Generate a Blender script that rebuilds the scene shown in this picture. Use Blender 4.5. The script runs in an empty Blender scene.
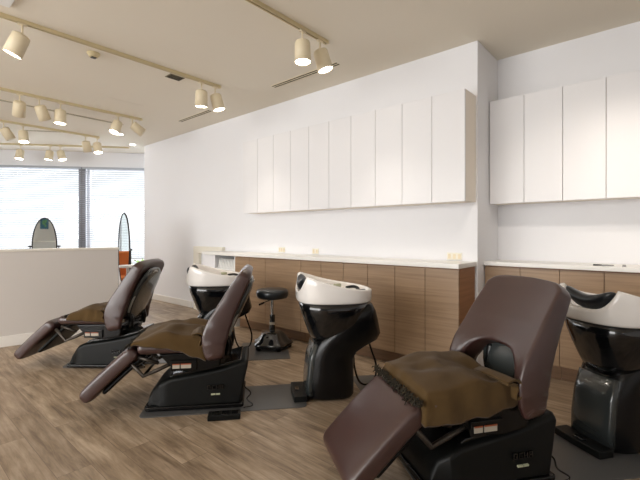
import bpy, bmesh, math, random
from mathutils import Vector, Matrix, noise
C = bpy.context.scene.collection
rnd = random.Random(7)
PI = math.pi
H = 1.15            # eye height
CEIL = 2.80

# ------------------------------------------------------------------ materials
def s2l(c):
    return tuple(((v/255)/12.92 if v/255 <= .04045 else ((v/255+.055)/1.055)**2.4) for v in c)

def mat(name, rgb, rough=.5, metal=0, emit=None, estr=0, coat=0, spec=.5, bump=None, vary=None, sheen=0, trans=0):
    m = bpy.data.materials.new(name); m.use_nodes = True
    nt = m.node_tree; b = nt.nodes['Principled BSDF']
    col = s2l(rgb)
    b.inputs['Base Color'].default_value = (*col, 1)
    b.inputs['Roughness'].default_value = rough
    b.inputs['Metallic'].default_value = metal
    b.inputs['Coat Weight'].default_value = coat
    b.inputs['Coat Roughness'].default_value = rough*.75 if rough > .3 else .03
    b.inputs['Specular IOR Level'].default_value = spec
    b.inputs['Sheen Weight'].default_value = sheen
    b.inputs['Transmission Weight'].default_value = trans
    if emit:
        b.inputs['Emission Color'].default_value = (*s2l(emit), 1)
        b.inputs['Emission Strength'].default_value = estr
    tc = nt.nodes.new('ShaderNodeTexCoord')
    if vary is None: vary = (6, .05)
    n = nt.nodes.new('ShaderNodeTexNoise'); n.inputs['Scale'].default_value = vary[0]; n.inputs['Detail'].default_value = 4
    nt.links.new(tc.outputs['Object'], n.inputs['Vector'])
    hs = nt.nodes.new('ShaderNodeMix'); hs.data_type = 'RGBA'
    a = vary[1]
    hs.inputs[6].default_value = (*[v*(1-a) for v in col], 1)
    hs.inputs[7].default_value = (*[min(1, v*(1+a)) for v in col], 1)
    nt.links.new(n.outputs['Fac'], hs.inputs[0]); nt.links.new(hs.outputs[2], b.inputs['Base Color'])
    if bump:
        n2 = nt.nodes.new('ShaderNodeTexNoise'); n2.inputs['Scale'].default_value = bump[0]; n2.inputs['Detail'].default_value = 6
        nt.links.new(tc.outputs['Object'], n2.inputs['Vector'])
        bp = nt.nodes.new('ShaderNodeBump'); bp.inputs['Strength'].default_value = bump[1]; bp.inputs['Distance'].default_value = bump[2]
        nt.links.new(n2.outputs['Fac'], bp.inputs['Height']); nt.links.new(bp.outputs['Normal'], b.inputs['Normal'])
    return m

def wood_mat(name, c1, c2, rough=.42):
    """veneer with horizontal grain"""
    m = bpy.data.materials.new(name); m.use_nodes = True
    nt = m.node_tree; b = nt.nodes['Principled BSDF']; b.inputs['Roughness'].default_value = rough
    g = nt.nodes.new('ShaderNodeNewGeometry')
    mp = nt.nodes.new('ShaderNodeMapping'); mp.inputs['Scale'].default_value = (2.2, 2.2, 60)
    nt.links.new(g.outputs['Position'], mp.inputs['Vector'])
    n = nt.nodes.new('ShaderNodeTexNoise'); n.inputs['Scale'].default_value = 1; n.inputs['Detail'].default_value = 6; n.inputs['Distortion'].default_value = .4
    nt.links.new(mp.outputs[0], n.inputs['Vector'])
    r = nt.nodes.new('ShaderNodeValToRGB')
    r.color_ramp.elements[0].position = .3; r.color_ramp.elements[0].color = (*s2l(c1), 1)
    r.color_ramp.elements[1].position = .7; r.color_ramp.elements[1].color = (*s2l(c2), 1)
    nt.links.new(n.outputs['Fac'], r.inputs[0]); nt.links.new(r.outputs[0], b.inputs['Base Color'])
    return m

def floor_mat():
    m = bpy.data.materials.new('plank_floor'); m.use_nodes = True
    nt = m.node_tree; b = nt.nodes['Principled BSDF']
    L = nt.links.new
    g = nt.nodes.new('ShaderNodeNewGeometry')
    mp = nt.nodes.new('ShaderNodeMapping'); mp.inputs['Rotation'].default_value = (0, 0, PI/2)
    L(g.outputs['Position'], mp.inputs['Vector'])
    br = nt.nodes.new('ShaderNodeTexBrick'); br.offset = .37
    br.inputs['Scale'].default_value = 1; br.inputs['Brick Width'].default_value = .92; br.inputs['Row Height'].default_value = .15
    br.inputs['Mortar Size'].default_value = .0014; br.inputs['Mortar Smooth'].default_value = .3
    br.inputs['Color1'].default_value = (0, 0, 0, 1); br.inputs['Color2'].default_value = (1, 1, 1, 1); br.inputs['Mortar'].default_value = (.5, .5, .5, 1)
    L(mp.outputs[0], br.inputs['Vector'])
    # each plank shifts its own grain
    ad = nt.nodes.new('ShaderNodeVectorMath'); ad.operation = 'MULTIPLY_ADD'
    ad.inputs[1].default_value = (7, 3, 5)
    L(br.outputs['Color'], ad.inputs[0]); L(mp.outputs[0], ad.inputs[2])
    mp2 = nt.nodes.new('ShaderNodeMapping'); mp2.inputs['Scale'].default_value = (2.6, 26, 1)
    L(ad.outputs[0], mp2.inputs['Vector'])
    n = nt.nodes.new('ShaderNodeTexNoise'); n.inputs['Scale'].default_value = 1.2; n.inputs['Detail'].default_value = 8; n.inputs['Roughness'].default_value = .65; n.inputs['Distortion'].default_value = .5
    L(mp2.outputs[0], n.inputs['Vector'])
    mp3 = nt.nodes.new('ShaderNodeMapping'); mp3.inputs['Scale'].default_value = (2.0, 5, 1)
    L(ad.outputs[0], mp3.inputs['Vector'])
    n3 = nt.nodes.new('ShaderNodeTexNoise'); n3.inputs['Scale'].default_value = 1.6; n3.inputs['Detail'].default_value = 4
    L(mp3.outputs[0], n3.inputs['Vector'])
    mx = nt.nodes.new('ShaderNodeMath'); mx.operation = 'MULTIPLY_ADD'; mx.inputs[1].default_value = .62
    L(n.outputs['Fac'], mx.inputs[0])
    m2 = nt.nodes.new('ShaderNodeMath'); m2.operation = 'MULTIPLY'; m2.inputs[1].default_value = .38
    L(n3.outputs['Fac'], m2.inputs[0]); L(m2.outputs[0], mx.inputs[2])
    r = nt.nodes.new('ShaderNodeValToRGB')
    e = r.color_ramp.elements
    e[0].position = .355; e[0].color = (*s2l((108, 90, 72)), 1)
    e[1].position = .66; e[1].color = (*s2l((190, 170, 148)), 1)
    k = e.new(.5); k.color = (*s2l((154, 134, 111)), 1)
    L(mx.outputs[0], r.inputs[0])
    tint = nt.nodes.new('ShaderNodeMix'); tint.data_type = 'RGBA'; tint.blend_type = 'MULTIPLY'; tint.inputs[0].default_value = 1
    rr = nt.nodes.new('ShaderNodeValToRGB'); rr.color_ramp.elements[0].color = (.80, .78, .77, 1); rr.color_ramp.elements[1].color = (1, 1, 1, 1)
    L(br.outputs['Color'], rr.inputs[0]); L(r.outputs[0], tint.inputs[6]); L(rr.outputs[0], tint.inputs[7])
    mo = nt.nodes.new('ShaderNodeMix'); mo.data_type = 'RGBA'
    mo.inputs[7].default_value = (*s2l((112, 94, 77)), 1)
    L(br.outputs['Fac'], mo.inputs[0]); L(tint.outputs[2], mo.inputs[6]); L(mo.outputs[2], b.inputs['Base Color'])
    b.inputs['Roughness'].default_value = .42
    bp = nt.nodes.new('ShaderNodeBump'); bp.inputs['Strength'].default_value = .15; bp.inputs['Distance'].default_value = .002
    L(n.outputs['Fac'], bp.inputs['Height']); L(bp.outputs['Normal'], b.inputs['Normal'])
    return m

M = dict(
    wall=mat('white_wall_paint', (236, 236, 239), .9, vary=(2, .01), bump=(180, .05, .001)),
    ceil=mat('ceiling_paint', (233, 225, 210), .95, vary=(2, .01)),
    part=mat('partition_paint', (206, 200, 195), .85, vary=(2, .01)),
    cap=mat('partition_cap', (222, 216, 206), .6),
    base=mat('baseboard_paint', (232, 228, 222), .6),
    cream=mat('cream_paint', (233, 228, 214), .55),
    cab=mat('white_cabinet', (233, 232, 234), .38, vary=(3, .01)),
    cabside=mat('cabinet_side', (238, 228, 214), .5, vary=(3, .01)),
    counter=mat('counter_top', (236, 234, 230), .3),
    veneer=wood_mat('oak_veneer', (138, 112, 86), (162, 134, 105)),
    veneer_side=wood_mat('oak_side', (134, 92, 62), (158, 112, 78)),
    kick=wood_mat('kick_wood', (112, 84, 60), (134, 102, 74)),
    floor=floor_mat(),
    leather=mat('brown_leather', (58, 34, 30), .40, vary=(9, .14), bump=(60, .10, .002), spec=.7, coat=.3),
    plastic=mat('black_plastic', (9, 9, 10), .27, coat=.05, spec=.32),
    satin=mat('satin_black', (13, 14, 13), .45, spec=.22),
    gloss=mat('gloss_black', (13, 14, 16), .14, coat=.6),
    shell=mat('shell_grey', (52, 56, 56), .22, coat=.5),
    shelltrim=mat('shell_trim', (150, 148, 142), .3),
    steel=mat('steel', (190, 190, 190), .2, metal=1),
    darksteel=mat('dark_steel', (70, 64, 58), .4, metal=.7),
    ceramic=mat('white_ceramic', (238, 234, 230), .22, coat=.4, vary=(3, .01)),
    blacksoft=mat('black_cushion', (28, 32, 36), .3, bump=(90, .1, .002)),
    rubber=mat('rubber_mat', (84, 83, 82), .34, vary=(5, .05)),
    blanket=mat('olive_brown_cloth', (80, 61, 35), .95, vary=(14, .15), bump=(350, .35, .002), sheen=.08, spec=.15),
    fringe=mat('fringe_cloth', (38, 32, 19), .95),
    lamp=mat('cream_lamp', (226, 212, 182), .5),
    track=mat('cream_track', (206, 190, 150), .5),
    slot=mat('slot_dark', (30, 28, 26), .8),
    bulb=mat('lit_lens', (255, 250, 240), .5, emit=(255, 246, 232), estr=14),
    unlit=mat('lens', (230, 225, 210), .3),
    blind=mat('blind_slat', (176, 180, 188), .6),
    frame=mat('window_frame', (206, 206, 210), .5),
    label=mat('label_white', (170, 162, 148), .6),
    orange=mat('label_orange', (150, 72, 40), .6),
    pale=mat('pale_label', (176, 178, 150), .5),
    mirror=mat('mirror_glass', (225, 232, 230), .02, metal=1, vary=(3, 0)),
    mull=mat('mullion_grey', (128, 128, 134), .5),
    darkframe=mat('dark_frame', (40, 36, 36), .35, metal=.4),
    vent=mat('vent_olive', (132, 122, 92), .6),
    towel=mat('white_towel', (232, 232, 230), .95, bump=(300, .3, .002)),
    tan=mat('orange_seat', (206, 112, 48), .6),
    green=mat('hedge_green', (122, 150, 92), .9, vary=(30, .4)),
    concrete=mat('pale_facade', (216, 220, 224), .9),
    poster_blue=mat('poster_blue', (58, 118, 150), .5), poster_green=mat('poster_green', (110, 170, 120), .5),
    white=mat('plain_white', (236, 236, 234), .6), pen=mat('pen_dark', (44, 46, 44), .4), greyp=mat('pen_grey', (150, 150, 150), .4),
)
glass = bpy.data.materials.new('window_glass'); glass.use_nodes = True
_nt = glass.node_tree; _nt.nodes.remove(_nt.nodes['Principled BSDF'])
_t = _nt.nodes.new('ShaderNodeBsdfTransparent'); _g = _nt.nodes.new('ShaderNodeBsdfGlossy'); _g.inputs['Roughness'].default_value = .02
_mx = _nt.nodes.new('ShaderNodeMixShader'); _mx.inputs[0].default_value = .06
_nt.links.new(_t.outputs[0], _mx.inputs[1]); _nt.links.new(_g.outputs[0], _mx.inputs[2]); _nt.links.new(_mx.outputs[0], _nt.nodes['Material Output'].inputs[0])
M['glass'] = glass

# ------------------------------------------------------------------ mesh helpers
def link(name, bm, m, parent=None, smooth=False, bevel=0, seg=3, sub=0, auto=None):
    me = bpy.data.meshes.new(name); bm.normal_update(); bm.to_mesh(me); bm.free()
    o = bpy.data.objects.new(name, me); C.objects.link(o)
    ms = m if isinstance(m, (list, tuple)) else [m]
    for x in ms: me.materials.append(x)
    if smooth:
        for p in me.polygons: p.use_smooth = True
    if bevel:
        md = o.modifiers.new('bevel', 'BEVEL'); md.width = bevel; md.segments = seg; md.limit_method = 'ANGLE'; md.angle_limit = math.radians(40)
        md.harden_normals = False
        for p in me.polygons: p.use_smooth = True
        w = o.modifiers.new('wn', 'WEIGHTED_NORMAL'); w.keep_sharp = True
    if sub:
        md = o.modifiers.new('sub', 'SUBSURF'); md.levels = sub; md.render_levels = sub
    if parent: o.parent = parent
    return o

def box(bm, x0, x1, y0, y1, z0, z1, mi=0, mtx=None):
    vs = [bm.verts.new((x, y, z)) for z in (z0, z1) for y in (y0, y1) for x in (x0, x1)]
    if mtx:
        for v in vs: v.co = mtx @ v.co
    for f in ((0, 2, 3, 1), (4, 5, 7, 6), (0, 1, 5, 4), (1, 3, 7, 5), (3, 2, 6, 7), (2, 0, 4, 6)):
        bm.faces.new([vs[i] for i in f]).material_index = mi
    return vs

def prism(bm, poly, z0, z1):
    """closed polygon in xy, extruded in z"""
    a = [bm.verts.new((x, y, z0)) for x, y in poly]; b = [bm.verts.new((x, y, z1)) for x, y in poly]
    n = len(poly)
    bm.faces.new(a[::-1]); bm.faces.new(b)
    for i in range(n): bm.faces.new((a[i], a[(i+1) % n], b[(i+1) % n], b[i]))

def side_prism(bm, poly, w0, w1):
    """polygon in (x,z), extruded along y"""
    a = [bm.verts.new((x, w0, z)) for x, z in poly]; b = [bm.verts.new((x, w1, z)) for x, z in poly]
    n = len(poly)
    bm.faces.new(a); bm.faces.new(b[::-1])
    for i in range(n): bm.faces.new((a[(i+1) % n], a[i], b[i], b[(i+1) % n]))
    bmesh.ops.recalc_face_normals(bm, faces=bm.faces)

def tube(bm, pts, r, n=10, cap=True, mi=0):
    pts = [Vector(p) for p in pts]; rings = []
    rad = r if isinstance(r, (list, tuple)) else [r]*len(pts)
    up = Vector((0, 0, 1)); prev = None
    for i, p in enumerate(pts):
        t = (pts[min(i+1, len(pts)-1)]-pts[max(i-1, 0)]).normalized()
        if prev is None:
            a = t.cross(up)
            if a.length < 1e-3: a = t.cross(Vector((1, 0, 0)))
            a.normalize()
        else:
            a = (prev - t*prev.dot(t)).normalized()
        prev = a; b = t.cross(a)
        rings.append([bm.verts.new(p+(a*math.cos(k*2*PI/n)+b*math.sin(k*2*PI/n))*rad[i]) for k in range(n)])
    for i in range(len(rings)-1):
        for k in range(n):
            bm.faces.new((rings[i][k], rings[i][(k+1) % n], rings[i+1][(k+1) % n], rings[i+1][k])).material_index = mi
    if cap:
        bm.faces.new(rings[0][::-1]).material_index = mi; bm.faces.new(rings[-1]).material_index = mi

def spline(pts, n=8):
    pts = [Vector(p) for p in pts]; out = []
    for i in range(len(pts)-1):
        p0 = pts[max(i-1, 0)]; p1 = pts[i]; p2 = pts[i+1]; p3 = pts[min(i+2, len(pts)-1)]
        for k in range(n):
            t = k/n
            out.append(.5*((2*p1)+(p2-p0)*t+(2*p0-5*p1+4*p2-p3)*t*t+(3*p1-p0-3*p2+p3)*t**3))
    out.append(pts[-1]); return out

def loft(bm, rings, cap=True):
    rs = [[bm.verts.new(p) for p in r] for r in rings]; n = len(rs[0])
    for i in range(len(rs)-1):
        for k in range(n): bm.faces.new((rs[i][k], rs[i][(k+1) % n], rs[i+1][(k+1) % n], rs[i+1][k]))
    if cap:
        bm.faces.new(rs[0][::-1]); bm.faces.new(rs[-1])
    bmesh.ops.recalc_face_normals(bm, faces=bm.faces)
    return rs

def sring(x0, x1, hw, z, n=40, e=2.6, zf=None):
    """superellipse ring between x0 and x1 with half width hw"""
    cx, a = (x0+x1)/2, (x1-x0)/2; out = []
    for k in range(n):
        t = 2*PI*k/n; c, s = math.cos(t), math.sin(t)
        x = cx+a*math.copysign(abs(c)**(2/e), c); y = hw*math.copysign(abs(s)**(2/e), s)
        out.append((x, y, z if zf is None else zf(x, y)))
    return out

def cyl(bm, c, r, z0, z1, n=24, r2=None, mi=0):
    tube(bm, [(c[0], c[1], z0), (c[0], c[1], z1)], [r, r if r2 is None else r2], n, mi=mi)

def tag(o, label, cat, group=None):
    o['label'] = label; o['category'] = cat
    if group: o['group'] = group
    return o
def struct(o): o['kind'] = 'structure'; return o
def empty(name, loc=(0, 0, 0), rz=0):
    o = bpy.data.objects.new(name, None); C.objects.link(o); o.location = loc; o.rotation_euler = (0, 0, rz); o.empty_display_size = .1
    return o
def dup(root, loc, rz):
    r = root.copy(); C.objects.link(r); r.location = loc; r.rotation_euler = (0, 0, rz)
    for ch in list(root.children):
        c = ch.copy(); C.objects.link(c); c.parent = r
        for g in ch.children:
            d = g.copy(); C.objects.link(d); d.parent = c
    return r

FW = Vector((.7524, .6587)); RT = Vector((.6587, -.7524))   # the photographer's facing on the plan, used to survey the floor
def plan(r, d, z=0):
    p = RT*r+FW*d
    return Vector((p.x, p.y, z))
AX = math.radians(9-48.8)      # direction in which the wash stations are set out

# ------------------------------------------------------------------ room
WX, RX = 3.42, 3.94            # long wall, recess wall
YC = 1.22                      # corner where the recess begins
YE = 7.33                      # far end of long wall
FD = Vector((.7625, -.647)); FN = Vector((.647, .7625))      # facade direction / outward normal
FP = Vector((3.73, 8.0))       # a point on the facade
def fpt(t, off=0): return FP+FD*t+FN*off
t_end = (FP.y-YE)/.647
t_left = -(FP.x+3.5)/.7625
LX, BY = -3.5, -2.6
fr = fpt(t_end); fl = fpt(t_left)

bm = bmesh.new(); prism(bm, [(LX-.1, BY-.1), (RX+.1, BY-.1), (RX+.1, YE), (fr.x+.1, YE-.05), (fr.x+.1, fr.y), (fl.x-.1, fl.y+.1)], -.1, 0)
struct(link('floor', bm, M['floor']))
bm = bmesh.new(); prism(bm, [(LX-.1, BY-.1), (RX+.1, BY-.1), (RX+.1, YE), (fr.x+.2, YE-.05), (fr.x+.2, fr.y+.1), (fl.x-.1, fl.y+.3)], CEIL, CEIL+.1)
struct(link('ceiling', bm, M['ceil']))
def wall(name, x0, x1, y0, y1, z0=0, z1=CEIL, m='wall'):
    bm = bmesh.new(); box(bm, x0, x1, y0, y1, z0, z1); return struct(link(name, bm, M[m]))
bm = bmesh.new(); prism(bm, [(WX, YC), (RX, YC), (RX+.12, YC), (RX+.12, YE-.1), (fr.x, YE-.1), (fr.x, YE), (WX, YE)], 0, CEIL)
bmesh.ops.recalc_face_normals(bm, faces=bm.faces)
struct(link('wall_right', bm, M['wall'], bevel=.006, seg=2))
wall('wall_recess', RX, RX+.12, BY-.1, YC-.001)
wall('wall_back', LX-.1, RX, BY-.12, BY)
# left wall with an unseen window, added to let in fill light
bm = bmesh.new()
for a, b, z0, z1 in [(BY, .2, 0, CEIL), (.2, 6.2, 0, .4), (.2, 6.2, 2.6, CEIL), (6.2, fl.y-.02, 0, CEIL)]:
    box(bm, LX-.12, LX, a, b, z0, z1)
struct(link('wall_left', bm, M['wall']))
bm = bmesh.new()
for y in (.2, 2.17, 4.15, 6.14): box(bm, LX-.09, LX-.03, y, y+.06, .46, 2.54)
box(bm, LX-.09, LX-.03, .2, 6.2, .4, .46); box(bm, LX-.09, LX-.03, .2, 6.2, 2.54, 2.6)
w3 = struct(link('window_3', bm, M['frame']))  # frame of the added window, made up to brighten the room
bm = bmesh.new(); box(bm, LX-.065, LX-.06, .2, 6.2, .4, 2.6); link('pane', bm, M['glass'], w3)

def fbox(bm, t0, t1, o0, o1, z0, z1):
    """box laid along the facade"""
    pts = [fpt(t0, o0), fpt(t1, o0), fpt(t1, o1), fpt(t0, o1)]
    prism(bm, [(p.x, p.y) for p in pts][::-1], z0, z1)
SILL, HEAD = .5, 2.50
# window bays along the facade (t ranges); mullion seen at t ~ -1.35
bays = [(-1.10, t_end-.12), (-4.2, -1.215), (-7.0, -4.32)]
bm = bmesh.new()
fbox(bm, t_left, t_end, 0, .18, 0, SILL); fbox(bm, t_left, t_end, 0, .18, HEAD, CEIL)
fbox(bm, t_left, -7.0, 0, .18, SILL, HEAD); fbox(bm, t_end-.12, t_end, 0, .18, SILL, HEAD)
fbox(bm, -1.215, -1.10, 0, .18, SILL, HEAD); fbox(bm, -4.32, -4.2, 0, .18, SILL, HEAD)
bmesh.ops.recalc_face_normals(bm, faces=bm.faces)
struct(link('wall_window', bm, M['wall']))
for i, (a, b) in enumerate(bays):
    bm = bmesh.new()
    for x0, x1, z0, z1 in [(a, a+.05, SILL, HEAD), (b-.05, b, SILL, HEAD), (a, b, SILL, SILL+.05), (a, b, HEAD-.05, HEAD)]:
        fbox(bm, x0, x1, .08, .14, z0, z1)
    bmesh.ops.recalc_face_normals(bm, faces=bm.faces)
    w = struct(link(f'window_{[1,2,4][i]}', bm, M['frame']))
    bm = bmesh.new(); fbox(bm, a+.05, b-.05, .105, .11, SILL+.05, HEAD-.05); bmesh.ops.recalc_face_normals(bm, faces=bm.faces)
    link('pane', bm, M['glass'], w)
    # venetian blind
    bl = empty('venetian_blind', (fpt((a+b)/2, -.035).x, fpt((a+b)/2, -.035).y, 0), math.atan2(FD.y, FD.x))
    hl = (b-a)/2+.045
    bm = bmesh.new(); box(bm, -hl, hl, -.02, .02, HEAD-.045, HEAD-.005); link('head_rail', bm, M['blind'], bl)
    bm = bmesh.new(); z = .72; 
    while z < HEAD-.07:
        rot = Matrix.Translation((0, 0, z)) @ Matrix.Rotation(math.radians(-19), 4, 'X')
        box(bm, -hl, hl, -.014, .014, -.0008, .0008, mtx=rot); z += .042
    link('slats', bm, M['blind'], bl)
    bm = bmesh.new(); box(bm, -hl, hl, -.014, .014, .675, .695); link('bottom_rail', bm, M['blind'], bl)
    for x in (-hl+.18, 0, hl-.18):
        bm = bmesh.new(); tube(bm, [(x, -.016, .69), (x, -.016, HEAD-.04)], .0012, 5); link('ladder_cord', bm, M['blind'], bl)
    tag(bl, ['white venetian blind on the window next to the long white wall', 'white venetian blind on the window behind the low partition, left of the grey mullion', 'white venetian blind on the farthest left window bay'][i], 'blind')
# mullion cover with a narrow slatted gap, dark against the light
bm = bmesh.new(); fbox(bm, -1.22, -1.095, -.012, 0, SILL, HEAD); bmesh.ops.recalc_face_normals(bm, faces=bm.faces)
struct(link('trim_mullion', bm, M['mull']))

# low partition
PA = Vector((.916, 5.15)); PD = Vector((.634, -.09)).normalized(); PN = Vector((-PD.y, PD.x))
PEND = PA+PD*1.11; PST = PEND-PD*5.55
def pq(a, b, o0, o1): return [tuple(PEND+PD*a+PN*o0), tuple(PEND+PD*b+PN*o0), tuple(PEND+PD*b+PN*o1), tuple(PEND+PD*a+PN*o1)]
bm = bmesh.new(); prism(bm, pq(-5.5, 0, 0, .12), 0, .975); struct(link('wall_partition', bm, M['part']))
bm = bmesh.new(); prism(bm, pq(-5.5, .008, -.008, .128), .975, 1.0); struct(link('trim_partition_cap', bm, M['cap'], bevel=.003, seg=2))
bm = bmesh.new(); prism(bm, pq(-5.5, 0, -.012, 0), 0, .11); struct(link('baseboard_partition', bm, M['base'], bevel=.003, seg=2))
bm = bmesh.new(); box(bm, WX-.012, WX, 4.88*.98+.9, YE, 0, .1); struct(link('baseboard_right', bm, M['base'], bevel=.003, seg=2))

# ------------------------------------------------------------------ cabinets
D = .2853
def wall_cab(x0, x1, ya, yb, z0, z1, ndoor, label, group):
    root = empty('wall_cabinet', (x1, (ya+yb)/2, z0))
    hy = (yb-ya)/2; dx = x1-x0
    bm = bmesh.new(); box(bm, -dx+.02, 0, -hy+.0006, hy-.0006, 0, z1-z0); link('body', bm, M['cabside'], root, bevel=.001, seg=1)
    w = 2*hy/ndoor
    for k in range(ndoor):
        bm = bmesh.new(); box(bm, -dx, -dx+.019, -hy+k*w+.0018, -hy+(k+1)*w-.0018, -.004, z1-z0)
        link('door', bm, M['cab'], root, bevel=.0015, seg=2)
    tag(root, label, 'wall cabinet', group)
ordn = ['first', 'second', 'third', 'fourth', 'fifth']
ZU0, ZU1 = 1.428, 2.330
Y0 = 1.235
for k in range(5):
    wall_cab(3.18, WX, Y0+2*k*D, Y0+2*(k+1)*D, ZU0, ZU1, 2,
        ['white two-door wall cabinet at the right end of the long row, beside the wall corner', 'white two-door wall cabinet, second from the right end of the long row',
         'white two-door wall cabinet in the middle of the long row of five', 'white two-door wall cabinet, second from the left end of the long row',
         'white two-door wall cabinet at the far left end of the long row'][k], 'wall cabinets on the long wall')
for k in range(3):
    wall_cab(3.695, RX, 1.215-2*(k+1)*D, 1.215-2*k*D, ZU0+.003, 2.345, 2,
        ['white two-door wall cabinet in the recess, touching the return wall', 'white two-door wall cabinet in the recess at the right edge of the photo', 'white two-door wall cabinet in the recess just past the right photo edge'][k], 'wall cabinets in the recess')

def base_cab(xf, xb, ya, yb, doors, label, group, side=False):
    root = empty('base_cabinet', (xb, (ya+yb)/2, 0)); cy = (ya+yb)/2; dx = xb-xf
    hy = (yb-ya)/2
    bm = bmesh.new(); box(bm, -dx+.02, -.024, -hy+.0005, hy-.0005, .12, .884); link('body', bm, M['veneer_side'], root)
    bm = bmesh.new(); box(bm, -dx+.075, -.024, -hy+.001, hy-.001, 0, .12); link('kick_board', bm, M['kick'], root)
    for a, b in doors:
        bm = bmesh.new(); box(bm, -dx, -dx+.019, a-cy+.002, b-cy-.002, .122, .876); link('door', bm, M['veneer'], root, bevel=.001, seg=1)
    tag(root, label, 'base cabinet', group)
XF = 3.055
yb = [Y0+k*D for k in range(11)]
base_cab(XF, WX, yb[0], yb[2], [(yb[0], yb[1]), (yb[1], yb[2])], 'wood veneer base cabinet at the right end of the long counter, its end panel showing', 'base cabinets under the long counter')
base_cab(XF, WX, yb[2], yb[4], [(yb[2], yb[3]), (yb[3], yb[4])], 'wood veneer base cabinet right of the middle wash basin, second from counter end', 'base cabinets under the long counter')
base_cab(XF, WX, yb[4], yb[6], [(yb[4], yb[5]), (yb[5], yb[6])], 'wood veneer base cabinet behind the bowl of the middle wash basin', 'base cabinets under the long counter')
base_cab(XF, WX, yb[6], yb[8], [(yb[6], yb[8])], 'wood veneer base cabinet with one wide door, behind the black stool', 'base cabinets under the long counter')
base_cab(XF, WX, yb[8], yb[10], [(yb[8], yb[9]), (yb[9], yb[10])], 'wood veneer base cabinet behind the middle chair backrest, next to the towel shelf', 'base cabinets under the long counter')
XR = 3.575
for k in range(3):
    a, b = 1.215-2*(k+1)*D, 1.215-2*k*D
    base_cab(XR, RX, a, b, [(a, a+D), (a+D, b)], ['wood veneer base cabinet in the recess, behind the large front backrest', 'wood veneer base cabinet in the recess, behind the basin at the right edge', 'wood veneer base cabinet in the recess just past the right photo edge'][k], 'base cabinets in the recess')
YS = 4.80   # left end of the counter
bm = bmesh.new(); box(bm, 3.035, WX, 1.228, YS, .886, .924)
tag(link('countertop', bm, M['counter'], bevel=.003, seg=2), 'long white countertop over the wooden base cabinets', 'countertop')
bm = bmesh.new(); box(bm, 3.555, RX, 1.215-6*D, 1.218, .886, .92)
tag(link('countertop', bm, M['counter'], bevel=.003, seg=2), 'white countertop in the recess at the right', 'countertop')
# open towel shelf unit at the left end of the counter
root = empty('open_shelf_unit', (WX, 4.45, 0)); ty = 4.45
ya = yb[10]+.003
bm = bmesh.new(); box(bm, -.02, 0, ya-ty, YS-ty-.001, 0, .884); link('back_panel', bm, M['white'], root)
for z in (.1, .52, .7):
    bm = bmesh.new(); box(bm, -.36, -.021, ya-ty+.02, YS-ty-.28, z, z+.018); link('shelf', bm, M['white'], root)
bm = bmesh.new(); box(bm, -.365, -.021, YS-ty-.279, YS-ty-.002, 0, .882); link('side_panel', bm, M['cab'], root, bevel=.002, seg=1)
bm = bmesh.new(); box(bm, -.36, -.021, ya-ty, ya-ty+.018, 0, .884); link('side_panel', bm, M['white'], root)
tag(root, 'white open shelf unit of rolled towels at the left end of the long counter', 'shelf unit')
y = ya+.026; k = 0
while y < YS-.32:
    bm = bmesh.new()
    loft(bm, [[(3.08+.05*0, y+.002, .719), (3.08, y+.026, .719), (3.085, y+.03, .78), (3.09, y+.022, .842), (3.09, y+.008, .84), (3.08, y, .78)],
              [(3.30, y+.002, .719), (3.30, y+.026, .719), (3.30, y+.03, .78), (3.30, y+.022, .842), (3.30, y+.008, .84), (3.30, y, .78)]])
    for v in bm.verts: v.co.y += (v.co.z-.719)*-.12+.012
    tag(link('folded_towel', bm, M['towel'], bevel=.004), 'white folded towel standing in the row under the counter end', 'towel', 'towels standing in the open shelf')
    y += .033
# cream frame left of the counter
bm = bmesh.new(); box(bm, WX-.05, WX, YS+.004, 5.57, .87, .975); fr_ = link('top_rail', bm, M['cream'], bevel=.004)
bm = bmesh.new(); box(bm, WX-.05, WX, 5.42, 5.57, 0, .869); fp_ = link('post', bm, M['cream'], bevel=.004)
root = empty('low_frame', (WX, 5.2, 0)); 
for o in (fr_, fp_):
    o.parent = root; o.location = (-WX, -5.2, 0)
tag(root, 'low cream frame fixed to the long wall left of the countertop', 'frame')

# outlets
def outlet(y, z, w, label, x=WX):
    root = empty('wall_outlet', (x, y, z))
    bm = bmesh.new(); box(bm, -.008, 0, -w/2, w/2, -.032, .032); link('plate', bm, M['cream'], root, bevel=.003, seg=2)
    n = max(1, round(w/.045))
    for k in range(n):
        bm = bmesh.new(); c = -w/2+w*(k+.5)/n; box(bm, -.0105, -.007, c-.012, c+.012, -.02, .02); link('socket', bm, M['lamp'], root, bevel=.001, seg=1)
    tag(root, label, 'outlet')
outlet(1.42, .962, .135, 'wide cream wall outlet above the right end of the long counter')
outlet(3.62, .966, .115, 'cream wall outlet above the left part of the counter, over the stool')
outlet(3.06, .962, .10, 'cream wall outlet above the counter, left of the middle basin')
# small things on recess counter
for (y, l, m, lab, nm) in ((.40, .03, 'pen', 'dark marker pen lying on the recess counter', 'marker_pen'), (.34, .035, 'greyp', 'grey pen lying on the recess counter beside the dark marker', 'pen')):
    bm = bmesh.new(); tube(bm, [(3.62, y-l, .9265), (3.61, y+l*.2, .9265), (3.605, y+l, .9265)], [.0035, .0062, .0062], 8)
    tag(link(nm, bm, M[m], smooth=True), lab, 'pen')
bm = bmesh.new(); cyl(bm, (3.61, .245), .012, .9202, .935, 14, .009); tag(link('bottle_cap', bm, M['greyp'], smooth=False, bevel=.002), 'tiny grey cap standing on the recess counter right of the pens', 'cap')

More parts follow.
